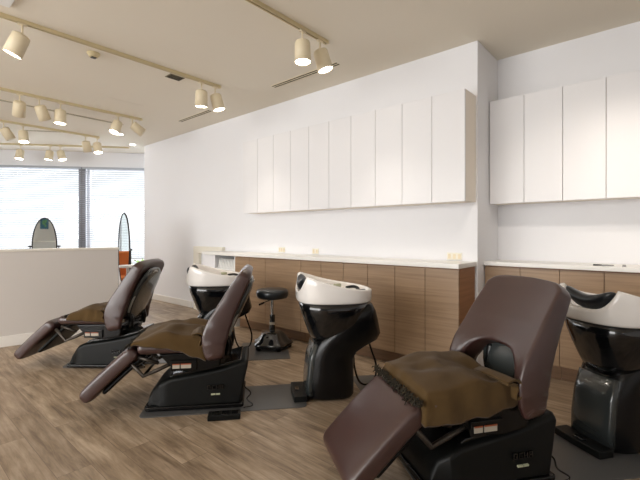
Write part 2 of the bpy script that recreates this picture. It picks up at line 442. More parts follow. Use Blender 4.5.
# ------------------------------------------------------------------ wash chair (local x = towards basin, y = away from the photographer's side)
def backrest_x(z):
    P = [(.33, .430), (.40, .412), (.48, .413), (.56, .440), (.64, .480), (.72, .520), (.80, .566), (.88, .612), (.96, .655)]
    if z <= P[0][0]: return P[0][1]
    for (a, xa), (b, xb) in zip(P, P[1:]):
        if z <= b: 
            t = (z-a)/(b-a); return xa+(xb-xa)*t
    return P[-1][1]+(z-.96)*.5

def pillow_back(N=96, Mr=56, R=.032):
    Z0, Z1 = .340, .920
    arch_k, arch_h = .79, .258
    def hw(t): return .286-.036*max(0, (t-.15)/.85)**1.2
    def zb(k):
        a = abs(k)
        if a < arch_k: return Z0+.03+(arch_h-.03)*math.sqrt(max(0, 1-(a/arch_k)**2.8))
        c = (1+arch_k)/2; h = (1-arch_k)/2
        return Z0+.045*(1-math.sqrt(max(0, 1-((a-c)/h)**2)))
    def zt(k): return Z1-.006*(1-k*k)*0-.045*abs(k)**9+.006*math.cos(k*3)
    ks = []
    for i in range(N+1):
        u = -1+2*i/N; ks.append(math.copysign(1-(1-abs(u))**1.25, u))
    grid = []
    for k in ks:
        col = []
        a, b = zb(k), zt(k)
        for j in range(Mr+1):
            u = j/Mr; u = .5-.5*math.cos(u*PI)*(.5+.5*1)
            z = a+(b-a)*u; t = (z-Z0)/(Z1-Z0); col.append((k*hw(t), z, k))
        grid.append(col)
    bd = [c[0] for c in grid]+[c[-1] for c in grid]+grid[0]+grid[-1]
    dense = []
    def seg(lst):
        for p, q in zip(lst, lst[1:]):
            n = max(1, int(math.hypot(p[0]-q[0], p[1]-q[1])/.006))
            for s in range(n): dense.append((p[0]+(q[0]-p[0])*s/n, p[1]+(q[1]-p[1])*s/n))
    seg([c[0] for c in grid]); seg([c[-1] for c in grid]); seg(grid[0]); seg(grid[-1])
    bm = bmesh.new(); F = []; B = []
    for i, col in enumerate(grid):
        fc = []; bc = []
        for j, (w, z, k) in enumerate(col):
            edge = i in (0, N) or j in (0, Mr)
            d = 0 if edge else min(math.hypot(w-a, z-b) for a, b in dense)
            f = max(0, 1-(1-min(d/R, 1))**3.6)**(1/3.6)
            t = (z-Z0)/(Z1-Z0)
            zz = z; x = backrest_x(zz)
            dx = backrest_x(z+.03)-backrest_x(z-.03); nx, nz = Vector((.06, -dx)).normalized()
            p = Vector((x, w, zz))
            T = .080+.088*math.exp(-((z-.50)/.17)**2)+.022*math.exp(-((z-.74)/.12)**2)
            a = abs(k)**2
            tf, tb = T*.5*(.25+.75*a), T*.5*(.75+.30*a)
            v = bm.verts.new(p-Vector((nx, 0, nz))*tf*f); fc.append(v)
            bc.append(v if edge else bm.verts.new(p+Vector((nx, 0, nz))*tb*f))
        F.append(fc); B.append(bc)
    for i in range(N):
        for j in range(Mr):
            bm.faces.new((F[i][j], F[i][j+1], F[i+1][j+1], F[i+1][j]))
            try: bm.faces.new((B[i][j], B[i+1][j], B[i+1][j+1], B[i][j+1]))
            except ValueError: pass
    bmesh.ops.recalc_face_normals(bm, faces=bm.faces)
    return bm

def slab(x0, x1, y0, y1, z0, z1, n=10):
    bm = bmesh.new(); box(bm, x0, x1, y0, y1, z0, z1); return bm

def make_chair():
    t = empty('shampoo_chair')
    # floor base: sloped housing
    bm = bmesh.new()
    secs = []
    prof = [(-.02, .03, .06), (-.008, .03, .10), (.02, .03, .145), (.065, .03, .185), (.12, .03, .212), (.22, .03, .228), (.34, .03, .245), (.46, .03, .268), (.56, .03, .296), (.615, .03, .308), (.63, .03, .29)]
    for x, z0, z1 in prof:
        hw = .185 if x > .02 else .15
        e = x
        ring = []
        c = .02
        # back face leans: the lower rim sits further forward at the rear
        def xs(z): return x-(.055*(1-(z-z0)/(z1-z0)) if x > .55 else 0)
        for (yy, zz) in ((-hw-.012, z0), (-hw, z1-c), (-hw+c*1.2, z1), (hw-c*1.2, z1), (hw, z1-c), (hw+.012, z0)):
            ring.append((xs(zz), yy, zz))
        secs.append(ring)
    loft(bm, secs)
    base = link('base', bm, M['satin'], t, bevel=.01, seg=3)
    bm = bmesh.new(); prism(bm, [(-.035, -.17), (-.02, -.2), (.58, -.215), (.6, -.2), (.6, .2), (.58, .215), (-.02, .2), (-.035, .17)], .006, .034)
    link('base_plate', bm, M['plastic'], t, bevel=.008)
    # dark glossy top deck
    bm = bmesh.new(); side_prism(bm, [(.10, .195), (.15, .232), (.34, .258), (.46, .282), (.58, .312), (.585, .298), (.45, .255), (.17, .205)], -.16, .16)
    link('base_cover', bm, M['gloss'], t, bevel=.006)
    # emblem: dark raised letter strokes and a pale label on the near side
    bm = bmesh.new(); x = .365; zc = .135; yw = -.204
    def st(a, b, c, d): box(bm, x+a, x+b, yw-.003, yw+.006, zc+c, zc+d)
    for gx, strokes in ((0, [(0, .022, .02, .025), (0, .022, -.003, .002), (0, .005, 0, .022), (.017, .022, 0, .022)]),
                        (.03, [(0, .02, .02, .025), (0, .02, -.003, .002), (0, .005, 0, .022)]),
                        (.056, [(0, .005, -.003, .025), (.017, .022, -.003, .025), (0, .022, .009, .013)]),
                        (.084, [(0, .005, -.003, .025), (0, .02, .02, .025), (.015, .02, .011, .025), (0, .02, .009, .013), (.013, .018, -.003, .01)])):
        for a, b, c, d in strokes: st(gx+a, gx+b, c, d)
    link('emblem', bm, M['gloss'], base)
    bm = bmesh.new(); box(bm, x+.025, x+.052, yw-.004, yw+.005, .095, .103); box(bm, x+.056, x+.082, yw-.004, yw+.005, .095, .103)
    link('rating_label', bm, M['pale'], base)
    # seat frame above the base
    bm = bmesh.new(); side_prism(bm, [(.06, .378), (.40, .385), (.46, .36), (.44, .27), (.30, .25), (.16, .265), (.11, .32)], -.21, .21)
    sf = link('seat_frame', bm, M['plastic'], t, bevel=.012)
    bm = bmesh.new(); box(bm, .14, .30, -.222, -.205, .268, .335); link('side_box', bm, M['plastic'], sf, bevel=.004)
    bm = bmesh.new(); box(bm, .152, .195, -.2245, -.2215, .285, .313); box(bm, .203, .267, -.2245, -.2215, .285, .313)
    wl = link('warning_label', bm, M['label'], sf)
    bm = bmesh.new(); box(bm, .152, .195, -.2255, -.2240, .308, .315); box(bm, .203, .267, -.2255, -.2240, .308, .315)
    link('warning_stripe', bm, M['orange'], sf)
    # seat pad
    bm = slab(-.066, .375, -.243, .243, .382, .455); link('seat', bm, M['leather'], t, bevel=.034, seg=5)
    # leg rest pad
    rot = Matrix.Translation((-.075, 0, .405)) @ Matrix.Rotation(math.radians(-43), 4, 'Y')   # local -x runs down the rest
    L = .43
    bm = bmesh.new(); secs = []; R0 = .055; x0_, x1_ = -L-.02, .0; N_ = 40
    for i in range(N_+1):
        q = .5-.5*math.cos(PI*i/N_); x = x1_+(x0_-x1_)*q
        d_ = min(x1_-x, x-x0_); g = max(.02, 1-(1-min(d_/R0, 1))**2.3)**(1/2.3)
        u = (x1_-x)/(x1_-x0_)
        th = .050*g; hw = (.224-.006*u)-.040*(1-g); ring = sring(-th, th, hw, 0, 48, 5.5)
        secs.append([rot @ Vector((x, p[1], -p[0]+.006*math.sin(u*PI))) for p in ring])
    loft(bm, secs); link('leg_rest', bm, M['leather'], t, smooth=True)
    lr = t.children[-1]
    bm = bmesh.new(); v = box(bm, -L+.09, -.02, -.185, .185, -.072, -.044)
    for a in v: a.co = rot @ a.co
    link('leg_rest_panel', bm, M['satin'], lr, bevel=.014)
    # linkage of the leg rest
    bm = bmesh.new()
    for w in (-.19, .19):
        tube(bm, [(-.12, w, .335), (-.035, w, .235), (.05, w, .27), (.14, w, .31)], .013, 8)
        tube(bm, [(-.07, w, .36), (.06, w, .315)], .012, 8)
    tube(bm, [(-.035, -.19, .235), (-.035, .19, .235)], .009, 8)
    link('linkage', bm, M['darksteel'], t, smooth=True)
    # backrest
    link('backrest', pillow_back(), M['leather'], t, smooth=True)
    br = t.children[-1]
    # rear shell: a dished dark plate with a raised light rim
    bm = bmesh.new(); secs = []
    for z, hw, th in ((.40, .10, .03), (.44, .15, .045), (.52, .185, .055), (.62, .20, .06), (.72, .197, .058), (.79, .175, .05), (.84, .13, .036), (.86, .07, .02)):
        x = backrest_x(z)+.042; secs.append([(x+(p[0]), p[1], z-(p[0])*.45) for p in sring(0, th, hw, 0, 28, 3)])
    loft(bm, secs); sh = link('back_shell', bm, M['shell'], t, smooth=True, sub=1)
    pts = []
    for i in range(25):
        a = PI*(-.12+1.24*i/24); w = .188*math.cos(a); z = .59+.250*math.sin(a)
        pts.append((backrest_x(z)+.042+.050-.02*max(0, math.sin(a))-.01*abs(math.cos(a)), w, z-.02))
    bm = bmesh.new(); tube(bm, pts, .009, 8); link('shell_rim', bm, M['shelltrim'], sh, smooth=True)
    bm = bmesh.new()                                                      # hinge arms down to the base
    for w in (-.12, .12):
        tube(bm, spline([(.50, w, .56), (.485, w, .46), (.50, w, .40), (.49, w, .33)], 5), .022, 10)
    tube(bm, [(.49, -.14, .345), (.49, .14, .345)], .02, 10)
    link('back_hinge', bm, M['plastic'], t, smooth=True)
    bm = bmesh.new(); box(bm, .452, .475, -.2155, -.20, .40, .425, mtx=None); 
    for v in bm.verts: v.co.y += .0
    link('caution_sticker', bm, M['label'], sh)
    bm = bmesh.new(); tube(bm, spline([(.60, -.10, .10), (.645, -.14, .07), (.62, -.19, .05), (.66, -.22, .02), (.60, -.235, .013)], 6), .004, 6)
    link('power_lead', bm, M['plastic'], t, smooth=True)
    return t
U2 = plan(-1.125, 2.715); U1 = plan(-2.22, 3.66); U3 = plan(.475, 1.94)
A1, A2, A3 = (math.radians(v-48.8) for v in (-.5, 8.5, 14))
K2 = plan(-1.13, 2.76); K1 = plan(-2.15, 3.62); K3 = plan(.465, 1.905)
chair = make_chair(); chair.location = (*K2.xy, .006); chair.rotation_euler = (0, 0, A2)
tag(chair, 'brown leather shampoo chair in the middle, with the stool behind its backrest', 'salon chair', 'reclining shampoo chairs')
c1 = dup(chair, (*K1.xy, .006), A1); tag(c1, 'brown leather shampoo chair farthest left, in front of the low partition', 'salon chair', 'reclining shampoo chairs')
for ch in c1.children:
    if ch.name.startswith('leg_rest'): ch.location = (-.06, 0, -.012)          # this one's leg rest is drawn out further
    if ch.name.startswith('seat') and not ch.name.startswith('seat_frame'): ch.location = (-.012, 0, 0)
c3 = dup(chair, (*K3.xy, .006), A3); tag(c3, 'large brown leather shampoo chair nearest, at the bottom right', 'salon chair', 'reclining shampoo chairs')

# ------------------------------------------------------------------ basins
def make_basin():
    t = empty('shampoo_basin')
    X0, X1 = .965, 1.505
    def topz(x, y):
        u = (x-X0)/(X1-X0)
        z = .882-.118*u-.02*math.sin(u*PI)
        if x < X0+.16:                      # neck notch in the chair side
            k = max(0, 1-(abs(y+.015)/.165)**4)*max(0, 1-((x-X0)/.15)**2)
            z -= .125*k
        return z
    n = 72; rings = []
    def sc(f, e=2.7): return sring((X0+X1)/2-(X1-X0)/2*f, (X0+X1)/2+(X1-X0)/2*f, .25*f, 0, n, e)
    base = sc(1)
    rings.append([(x, y, .682) for x, y, _ in sc(.90)])
    rings.append([(x, y, .684) for x, y, _ in sc(.975)])
    rings.append([(x, y, .695) for x, y, _ in sc(.995)])
    for f in (.35, .7, .93):
        rings.append([(x, y, .695+(topz(x, y)-.695)*f) for x, y, _ in base])
    rings.append([(x, y, topz(x, y)) for x, y, _ in sc(.985)])
    rings.append([(x, y, topz(bx, by)) for (x, y, _), (bx, by, _) in zip(sc(.93), base)])
    rings.append([(x, y, topz(bx, by)-.012) for (x, y, _), (bx, by, _) in zip(sc(.89), base)])
    rings.append([(x, y, min(topz(bx, by)-.04, .80)*.55+.70*.45) for (x, y, _), (bx, by, _) in zip(sc(.84), base)])
    rings.append([(x, y, .705) for x, y, _ in sc(.66)])
    rings.append([(x, y, .697) for x, y, _ in sc(.25)])
    bm = bmesh.new(); loft(bm, rings)
    bowl = link('bowl', bm, M['ceramic'], t, smooth=True)
    # fittings inside
    bm = bmesh.new(); cyl(bm, (1.25, 0), .03, .694, .712, 20); link('drain', bm, M['steel'], bowl, bevel=.003)
    bm = bmesh.new(); cyl(bm, (1.43, -.10), .018, .70, .755, 16); box(bm, 1.38, 1.45, -.108, -.092, .755, .766); link('mixer_tap', bm, M['gloss'], bowl, bevel=.003)
    bm = bmesh.new(); tube(bm, spline([(1.44, .06, .70), (1.44, .06, .745), (1.40, .05, .765), (1.34, .03, .76)], 6), [.012]*19, 10); link('shower_head', bm, M['gloss'], bowl, smooth=True)
    bm = bmesh.new(); tube(bm, [(1.27, .13, .765), (1.32, .15, .765)], .014, 10); link('soap_knob', bm, M['pale'], bowl, smooth=True)
    # neck cushion sitting in the notch
    bm = bmesh.new(); secs = []
    for i in range(17):
        u = -1+2*i/16; w = .148*u-.015; s = math.sqrt(max(.02, 1-abs(u)**3))
        zc = .785+.065*u*u
        secs.append([(X0+.055+.050*s*math.cos(a)*(1), w, zc+.042*s*math.sin(a)-.25*.05*math.cos(a)*s) for a in [2*PI*k/16 for k in range(16)]])
    loft(bm, secs); link('neck_cushion', bm, M['blacksoft'], t, smooth=True, sub=1)
    # black shell under bowl
    bm = bmesh.new(); S = [(.6835, .985, 1.492, .238), (.62, .992, 1.49, .228), (.54, 1.02, 1.475, .205), (.46, 1.05, 1.43, .165), (.40, 1.08, 1.36, .13)]
    loft(bm, [sring(a, b, h, z, 44, 2.5) for z, a, b, h in S]); link('bowl_shell', bm, M['gloss'], t, smooth=True)
    # pedestal with rear housing
    bm = bmesh.new(); S = [(.012, 1.045, 1.365, .150), (.03, 1.035, 1.375, .160), (.15, 1.040, 1.375, .160), (.28, 1.055, 1.375, .158), (.325, 1.065, 1.405, .160), (.365, 1.078, 1.47, .165), (.405, 1.095, 1.55, .172), (.45, 1.14, 1.572, .180), (.55, 1.25, 1.548, .195), (.62, 1.34, 1.525, .20), (.665, 1.40, 1.500, .17)]
    loft(bm, [sring(a, b, h, z, 44, 3.2) for z, a, b, h in S]); ped = link('pedestal', bm, M['plastic'], t, smooth=True)
    bm = bmesh.new(); S = [(.03, 1.022, 1.09, .125), (.15, 1.026, 1.09, .125), (.28, 1.042, 1.11, .122), (.385, 1.072, 1.13, .115)]  # lighter grey strip stands in for the gloss highlight down the pedestal front
    loft(bm, [sring(a, b, h, z, 28, 4) for z, a, b, h in S]); link('front_sheen', bm, M['shell'], ped, smooth=True)
    bm = bmesh.new(); prism(bm, [(.955+.02*math.cos(a)-(0 if math.cos(a) < 0 else -.06), .145*math.sin(a)/max(.55, abs(math.sin(a))) if abs(math.sin(a)) > .55 else .145*math.sin(a)/.55*1.0) for a in [2*PI*k/24 for k in range(24)]], .006, .045)
    bmesh.ops.remove_doubles(bm, verts=bm.verts, dist=.0008)
    link('foot_pedal', bm, M['satin'], t, bevel=.01)
    bm = bmesh.new(); box(bm, .955, .985, -.03, .03, .045, .052); link('pedal_pad', bm, M['gloss'], t, bevel=.003)
    bm = bmesh.new(); tube(bm, spline([(1.49, .03, .42), (1.53, .03, .30), (1.57, .03, .17), (1.555, .03, .07), (1.50, .03, .035), (1.44, .03, .06), (1.405, .03, .16), (1.395, .03, .26), (1.385, .03, .36)], 7), .0075, 8)
    link('hose', bm, M['plastic'], t, smooth=True)
    return t
b2 = make_basin(); b2.location = (*U2.xy, 0); b2.rotation_euler = (0, 0, AX)
tag(b2, 'white wash basin on a black pedestal in the middle, right of the stool', 'wash basin', 'shampoo basins')
b1 = dup(b2, (*U1.xy, 0), AX); tag(b1, 'white wash basin farthest left, partly behind the middle chair backrest', 'wash basin', 'shampoo basins')
b3 = dup(b2, (*U3.xy, 0), math.radians(14-48.8)); tag(b3, 'white wash basin with black neck cushion cut by the right photo edge', 'wash basin', 'shampoo basins')

# mats
def mat_obj(base, x0, x1, y0, y1, label, r=.04):
    bm = bmesh.new(); pts = []
    for cx, cy, a0 in ((x1-r, y1-r, 0), (x0+r, y1-r, 90), (x0+r, y0+r, 180), (x1-r, y0+r, 270)):
        for k in range(5):
            a = math.radians(a0+k*22.5); pts.append((cx+r*math.cos(a), cy+r*math.sin(a)))
    prism(bm, pts, 0, .0055); o = link('floor_mat', bm, M['rubber'], bevel=.002, seg=2)
    o.location = (base.x, base.y, .0003); o.rotation_euler = (0, 0, AX)
    tag(o, label, 'mat')
mat_obj(U2, -.05, 1.02, -.215, .21, 'grey mat under the middle chair, reaching to the middle basin')
mat_obj(U1, -.05, 1.02, -.215, .21, 'grey mat under the farthest left chair')
mat_obj(U3, -.05, 1.20, -.215, .21, 'grey mat under the nearest chair and the right edge basin')
mat_obj(U1, 1.47, 1.93, -.26, .35, 'small grey mat under the black stool', .01)
mat_obj(U2, 1.44, 1.86, -.12, .30, 'small grey mat on the floor behind the middle basin', .01)

# foot controller beside middle chair
def controller(base, label):
    root = empty('foot_control', (*base.xy, 0), AX)
    bm = bmesh.new(); box(bm, .385, .585, -.325, -.25, .0, .035); link('body', bm, M['satin'], root, bevel=.006)
    bm = bmesh.new()
    for x in (.41, .47, .53): box(bm, x, x+.04, -.315, -.265, .0335, .038)
    link('button', bm, M['plastic'], root, bevel=.002, seg=2)
    tag(root, label, 'foot control')
controller(U2, 'flat black foot control on the floor beside the middle chair')
# ------------------------------------------------------------------ blankets
def make_blanket(base, AX, seed, label, bulge=.0, hang=(.055, .055), x0=-.105):
    root = empty('folded_blanket', (*base.xy, .006), AX)
    nx, ny = 46, 46; x1, y0, y1 = .375, -.262, .262
    def zz(x, y, top=True):
        u = (x-x0)/(x1-x0); v = (y-y0)/(y1-y0)
        e = min(u, 1-u, v, 1-v)
        p = Vector((x*5+seed*3, y*5, seed))
        h = .045+bulge*math.sin(min(1, u*1.1)*PI)*math.sin(v*PI)+.030*noise.noise(p)+.016*noise.noise(p*2.2+Vector((4, 0, 0)))
        fold = .012*math.sin((y*16+x*7+2*noise.noise(p*.6)+seed))
        h += fold*max(0, math.sin(v*PI))
        f = math.sqrt(max(0, 1-(1-min(e/.10, 1))**2))*(.35+.65*min(1, max(0, u/.45))**.8)
        return .458+max(.012, h)*f
    bm = bmesh.new(); T = []; B = []
    def pos(i, j):
        u, v = i/nx, j/ny
        x = x0+(x1-x0)*u; y = y0+(y1-y0)*v
        # rounded corners, uneven hem
        cx, cy = abs(u-.5)*2, abs(v-.5)*2
        sh = .045*max(0, (cx*cy))**4
        x = (x-.135)*(1-sh)+.135; y = y*(1-sh)
        x += .012*noise.noise(Vector((v*6, seed, 1)))*(cx**3)
        y += .010*noise.noise(Vector((u*6, seed, 5)))*(cy**3)
        return u, v, x, y
    for i in range(nx+1):
        tr = []; brr = []
        for j in range(ny+1):
            u, v, x, y = pos(i, j); z = zz(x0+(x1-x0)*u, y0+(y1-y0)*v)
            e = min(v, 1-v, u)
            dr = max(0, 1-e/.07)
            z -= (hang[0]+(hang[1]-hang[0])*u**2+.012*noise.noise(Vector((u*7, v*7, seed+3))))*dr**1.3
            tr.append(bm.verts.new((x, y, z)))
            lift = .010
            brr.append(bm.verts.new((x*1+(0), y*(1-.02*dr), z-lift if dr > 0 else .456)))
        T.append(tr); B.append(brr)
    for i in range(nx):
        for j in range(ny):
            bm.faces.new((T[i][j], T[i+1][j], T[i+1][j+1], T[i][j+1])); bm.faces.new((B[i][j], B[i][j+1], B[i+1][j+1], B[i+1][j]))
    for i in range(nx):
        bm.faces.new((T[i][0], B[i][0], B[i+1][0], T[i+1][0])); bm.faces.new((T[i+1][ny], B[i+1][ny], B[i][ny], T[i][ny]))
    for j in range(ny):
        bm.faces.new((T[0][j+1], B[0][j+1], B[0][j], T[0][j])); bm.faces.new((T[nx][j], B[nx][j], B[nx][j+1], T[nx][j+1]))
    bmesh.ops.recalc_face_normals(bm, faces=bm.faces)
    cl = link('cloth', bm, M['blanket'], root, smooth=True)
    # rolled fold at the rear near corner
    bm = bmesh.new()
    prof = spline([(.28, 0, .512), (.32, 0, .522), (.352, 0, .508), (.362, 0, .475), (.350, 0, .438), (.328, 0, .432), (.326, 0, .455), (.334, 0, .480), (.318, 0, .498), (.285, 0, .496)], 6)
    ys = [-.276, -.27, -.20, -.12, -.06]
    vv = [[bm.verts.new((p.x-.004*k, y, p.z-.004*max(0, k-2))) for p in prof] for k, y in enumerate(ys)]
    for a in range(len(ys)-1):
        for k in range(len(prof)-1): bm.faces.new((vv[a][k], vv[a][k+1], vv[a+1][k+1], vv[a+1][k]))
    f = link('fold', bm, M['blanket'], root, smooth=True); md = f.modifiers.new('s', 'SOLIDIFY'); md.thickness = .008
    # curly fringe along front edge
    bm = bmesh.new(); rr = random.Random(seed)
    for k in range(150):
        y = -.245+.49*k/149
        p = Vector((x0-.003+rr.uniform(-.004, .006), y, .45+rr.uniform(-.01, .012))); pts = [p]
        for q in range(5):
            p = p+Vector((rr.uniform(-.009, .002), rr.uniform(-.010, .010), rr.uniform(-.011, .004))); pts.append(p)
        tube(bm, spline(pts, 3), .0024, 5)
    fo = link('fringe', bm, M['fringe'], root, smooth=True); fo['kind'] = 'stuff'
    tag(root, label, 'blanket')
make_blanket(K3, A3, 3, 'olive brown blanket folded on the seat of the nearest chair, its fringe showing', .02, (.10, .045))
make_blanket(K2, A2, 8, 'olive brown blanket folded on the seat of the middle chair', .022, (.005, .12))
make_blanket(K1, A1, 15, 'olive brown blanket folded on the seat of the farthest left chair', .035, (.03, .05), .0)

# ------------------------------------------------------------------ stool
sc_ = plan(-.485, 4.06)
st = empty('rolling_stool', (*sc_.xy, .006), AX)
bm = bmesh.new(); S = [(.502, .13), (.510, .150), (.535, .163), (.565, .163), (.585, .155), (.595, .135), (.598, .06)]
loft(bm, [[(r*math.cos(2*PI*k/36), r*math.sin(2*PI*k/36), z) for k in range(36)] for z, r in S]); link('seat', bm, M['blacksoft'], st, smooth=True)
bm = bmesh.new(); cyl(bm, (0, 0), .016, .33, .502, 16); link('column', bm, M['steel'], st, smooth=False, bevel=.002)
bm = bmesh.new(); cyl(bm, (0, 0), .028, .15, .335, 20); col_ = link('column_sleeve', bm, M['gloss'], st, bevel=.003)
bm = bmesh.new(); cyl(bm, (0, 0), .0288, .235, .262, 20); link('sleeve_label', bm, M['label'], col_)
bm = bmesh.new(); rings = []
for z, r0, lob in ((.028, .180, .018), (.05, .190, .020), (.065, .185, .020), (.085, .150, .016), (.13, .120, .012), (.15, .112, .008), (.168, .09, .002), (.172, .04, 0)):
    rings.append([((r0+lob*math.cos(5*a))*math.cos(a), (r0+lob*math.cos(5*a))*math.sin(a), z) for a in [2*PI*k/60 for k in range(60)]])
loft(bm, rings); link('base', bm, M['gloss'], st, smooth=True)
for k in range(5):
    a = 2*PI*k/5; bm = bmesh.new(); c = (.175*math.cos(a), .175*math.sin(a))
    tube(bm, [(c[0]-.014*math.sin(a), c[1]+.014*math.cos(a), .022), (c[0]+.014*math.sin(a), c[1]-.014*math.cos(a), .022)], .022, 14); link('caster', bm, M['plastic'], st)
bm = bmesh.new(); tube(bm, [(0, 0, .49), (-.09, -.03, .462)], .005, 8); tube(bm, [(-.085, -.028, .463), (-.135, -.045, .445)], .010, 8); link('lever', bm, M['plastic'], st, smooth=True)
tag(st, 'round black stool with chrome column and domed glossy base', 'stool')

# ------------------------------------------------------------------ ceiling fittings
def track(x0, x1, y, label, p0=None, p1=None):
    if p0 is None: p0, p1 = Vector((x0, y)), Vector((x1, y))
    d = p1-p0; L = d.length
    root = empty('lighting_track', (p1.x, p1.y, CEIL), math.atan2(d.y, d.x))
    bm = bmesh.new(); box(bm, -L, 0, -.017, -.008, -.028, 0); box(bm, -L, 0, .008, .017, -.028, 0); box(bm, -L, 0, -.008, .008, -.008, 0)
    link('rail', bm, M['track'], root)
    bm = bmesh.new(); box(bm, -L, -.02, -.008, .008, -.0095, -.0081); link('groove', bm, M['slot'], root)
    bm = bmesh.new(); box(bm, -.004, .008, -.019, .019, -.031, 0); link('end_cap', bm, M['lamp'], root, bevel=.002, seg=1)
    tag(root, label, 'lighting track', 'ceiling lighting tracks')
TY = [2.19, 3.74, 5.63, 7.2]
TX = 2.59
track(.2, TX, TY[0], 'nearest ceiling lighting track, at the top centre, with two lamps at its end')
track(-2.6, TX, TY[1], 'long ceiling lighting track crossing the upper left of the photo')
track(-2.6, TX, TY[2], 'ceiling lighting track with five lamps, third nearest')
track(-2.6, TX, TY[3], 'fourth ceiling track, with four lamps, close to the windows')
tp1 = Vector((3.27, 7.62)); tdir = FD; tp0 = tp1-tdir*5
track(0, 0, 0, 'farthest ceiling lighting track, running along the window wall', tp0, tp1)

def lamp(x, y, ax, label, lit=True, power=18, s=1.0):
    """ax: direction the lamp points"""
    root = empty('track_spotlight', (x, y, CEIL-.0285))
    bm = bmesh.new(); box(bm, -.03, .03, -.014, .014, -.012, .0); link('adapter', bm, M['lamp'], root, bevel=.002, seg=1)
    d = Vector(ax).normalized()
    piv = Vector((0, 0, -.095)); c = piv+Vector((0, 0, -.085*s))-d*.0
    bm = bmesh.new(); cyl(bm, (0, 0), .0075, -.10, -.011, 10); 
    link('stem', bm, M['lamp'], root, smooth=True)
    q = Vector((0, 0, -1)).rotation_difference(d).to_matrix().to_4x4()
    R, Lh = .066*s, .175*s
    # housing: open can, profile turned about its axis
    prof = [(.0, .0), (R*.55, 0), (R*.86, -.010), (R*.93, -.022), (R, -Lh), (R*.93, -Lh), (R*.90, -Lh+.014)]
    bm = bmesh.new(); n = 28
    rings = [[bm.verts.new((max(r, .0005)*math.cos(2*PI*k/n), max(r, .0005)*math.sin(2*PI*k/n), z)) for k in range(n)] for r, z in prof]
    for a, b in zip(rings, rings[1:]):
        for k in range(n): bm.faces.new((a[k], a[(k+1) % n], b[(k+1) % n], b[k]))
    bmesh.ops.recalc_face_normals(bm, faces=bm.faces)
    hub = piv+Vector((0, 0, .012))
    off = Matrix.Translation(hub-(q @ Vector((0, 0, 0)))) @ q @ Matrix.Translation((0, 0, .002))
    bm.transform(off); h = link('housing', bm, M['lamp'], root, smooth=True)
    bm = bmesh.new(); cyl(bm, (0, 0), R*.90, -Lh+.006, -Lh+.014, n); bm.transform(off)
    link('lens', bm, M['bulb'] if lit else M['unlit'], h)
    tag(root, label, 'spotlight', 'cream track spotlights')
    if lit:
        ld = bpy.data.lights.new('spot', 'SPOT'); ld.energy = power; ld.color = (1, .90, .78); ld.spot_size = math.radians(75); ld.spot_blend = .9; ld.shadow_soft_size = .05
        lo = bpy.data.objects.new('spot_lamp_light', ld); C.objects.link(lo)
        lo.location = Vector((x, y, CEIL-.0285))+(off @ Vector((0, 0, -Lh-.004)))
        lo.rotation_euler = d.to_track_quat('-Z', 'Y').to_euler()
def pv(r, u, d):   # direction given as right, up, depth seen from the photographer
    p = RT*r+FW*d; return (p.x, p.y, u)
PW = 26  # next come an unseen track and two spotlights, added to brighten the recess
track(-.6, TX, .62, 'added unseen ceiling lighting track nearest the recess, above the photo edge')
lamp(2.2, .62, (.85, -.1, -1), 'added cream fill spotlight brightening the recess cabinets from above the photo', power=34)
lamp(2.5, .62, (.75, -.6, -1), 'added cream fill spotlight at the end of the unseen track above the photo', power=34)
lamp(2.29, TY[0], pv(.02, -1, -.05), 'cream spotlight on the nearest track, left of the pair at its end', power=PW)
lamp(2.50, TY[0], pv(.30, -1, .0), 'cream spotlight at the very end of the nearest track, tilted right', power=PW)
lamp(.80, TY[1], pv(-.42, -1, -.1), 'large cream spotlight at the left photo edge on the long track', power=PW)
lamp(2.36, TY[1], pv(-.04, -1, .1), 'cream spotlight on the long track, left of the pair at its end', power=PW)
lamp(2.53, TY[1], pv(.26, -1, .05), 'cream spotlight at the very end of the long track, tilted right', power=PW)
for x, a, lit, lb in ((1.18, (-.45, -1, .5), False, 'unlit cream spotlight, leftmost on the five lamp track'), (1.37, (.12, -1, .5), False, 'unlit cream spotlight, second from left on the five lamp track'),
                      (1.59, (.0, -1, -.05), True, 'lit cream spotlight, middle one on the five lamp track'), (2.27, (-.15, -1, -.35), True, 'lit cream spotlight, fourth from left on the five lamp track'),
                      (2.46, (.95, -.8, .5), False, 'cream spotlight tilted far right at the end of the five lamp track')):
    lamp(x, TY[2], pv(*a), lb, lit, PW)
for x, a, lit, lb in ((1.32, (.40, -1, .4), False, 'unlit cream spotlight, leftmost on the fourth track'), (1.55, (.18, -1, -.15), True, 'lit cream spotlight, second from left on the fourth track'),
                      (2.39, (0, -1, .4), False, 'unlit cream spotlight, third from left on the fourth track'), (2.565, (.2, -1, -.15), True, 'lit cream spotlight at the right end of the fourth track')):
    lamp(x, TY[3], pv(*a), lb, lit, PW)
for t_, a, lit, lb in ((1.85, (0, -1, -.2), True, 'lit cream spotlight, leftmost on the farthest track'), (1.36, (-.1, -1, -.1), True, 'lit cream spotlight, middle of the farthest track'), (1.19, (.3, -1, -.05), True, 'cream spotlight, rightmost on the farthest track')):
    p = tp1-tdir*t_; lamp(p.x, p.y, pv(*a), lb, lit, PW)
def downlight(x, y, lb):
    root = empty('downlight', (x, y, CEIL))
    bm = bmesh.new(); tube(bm, [(0, 0, -.006), (0, 0, 0)], .06, 28); link('rim', bm, M['white'], root)
    bm = bmesh.new(); tube(bm, [(0, 0, -.008), (0, 0, -.0061)], .047, 28); link('lens', bm, M['bulb'], root)
    tag(root, lb, 'downlight')
downlight(2.75, 6.75, 'small round recessed ceiling downlight beyond the five lamp track')
downlight(3.22, 7.35, 'small round recessed ceiling downlight in the corner by the long wall')

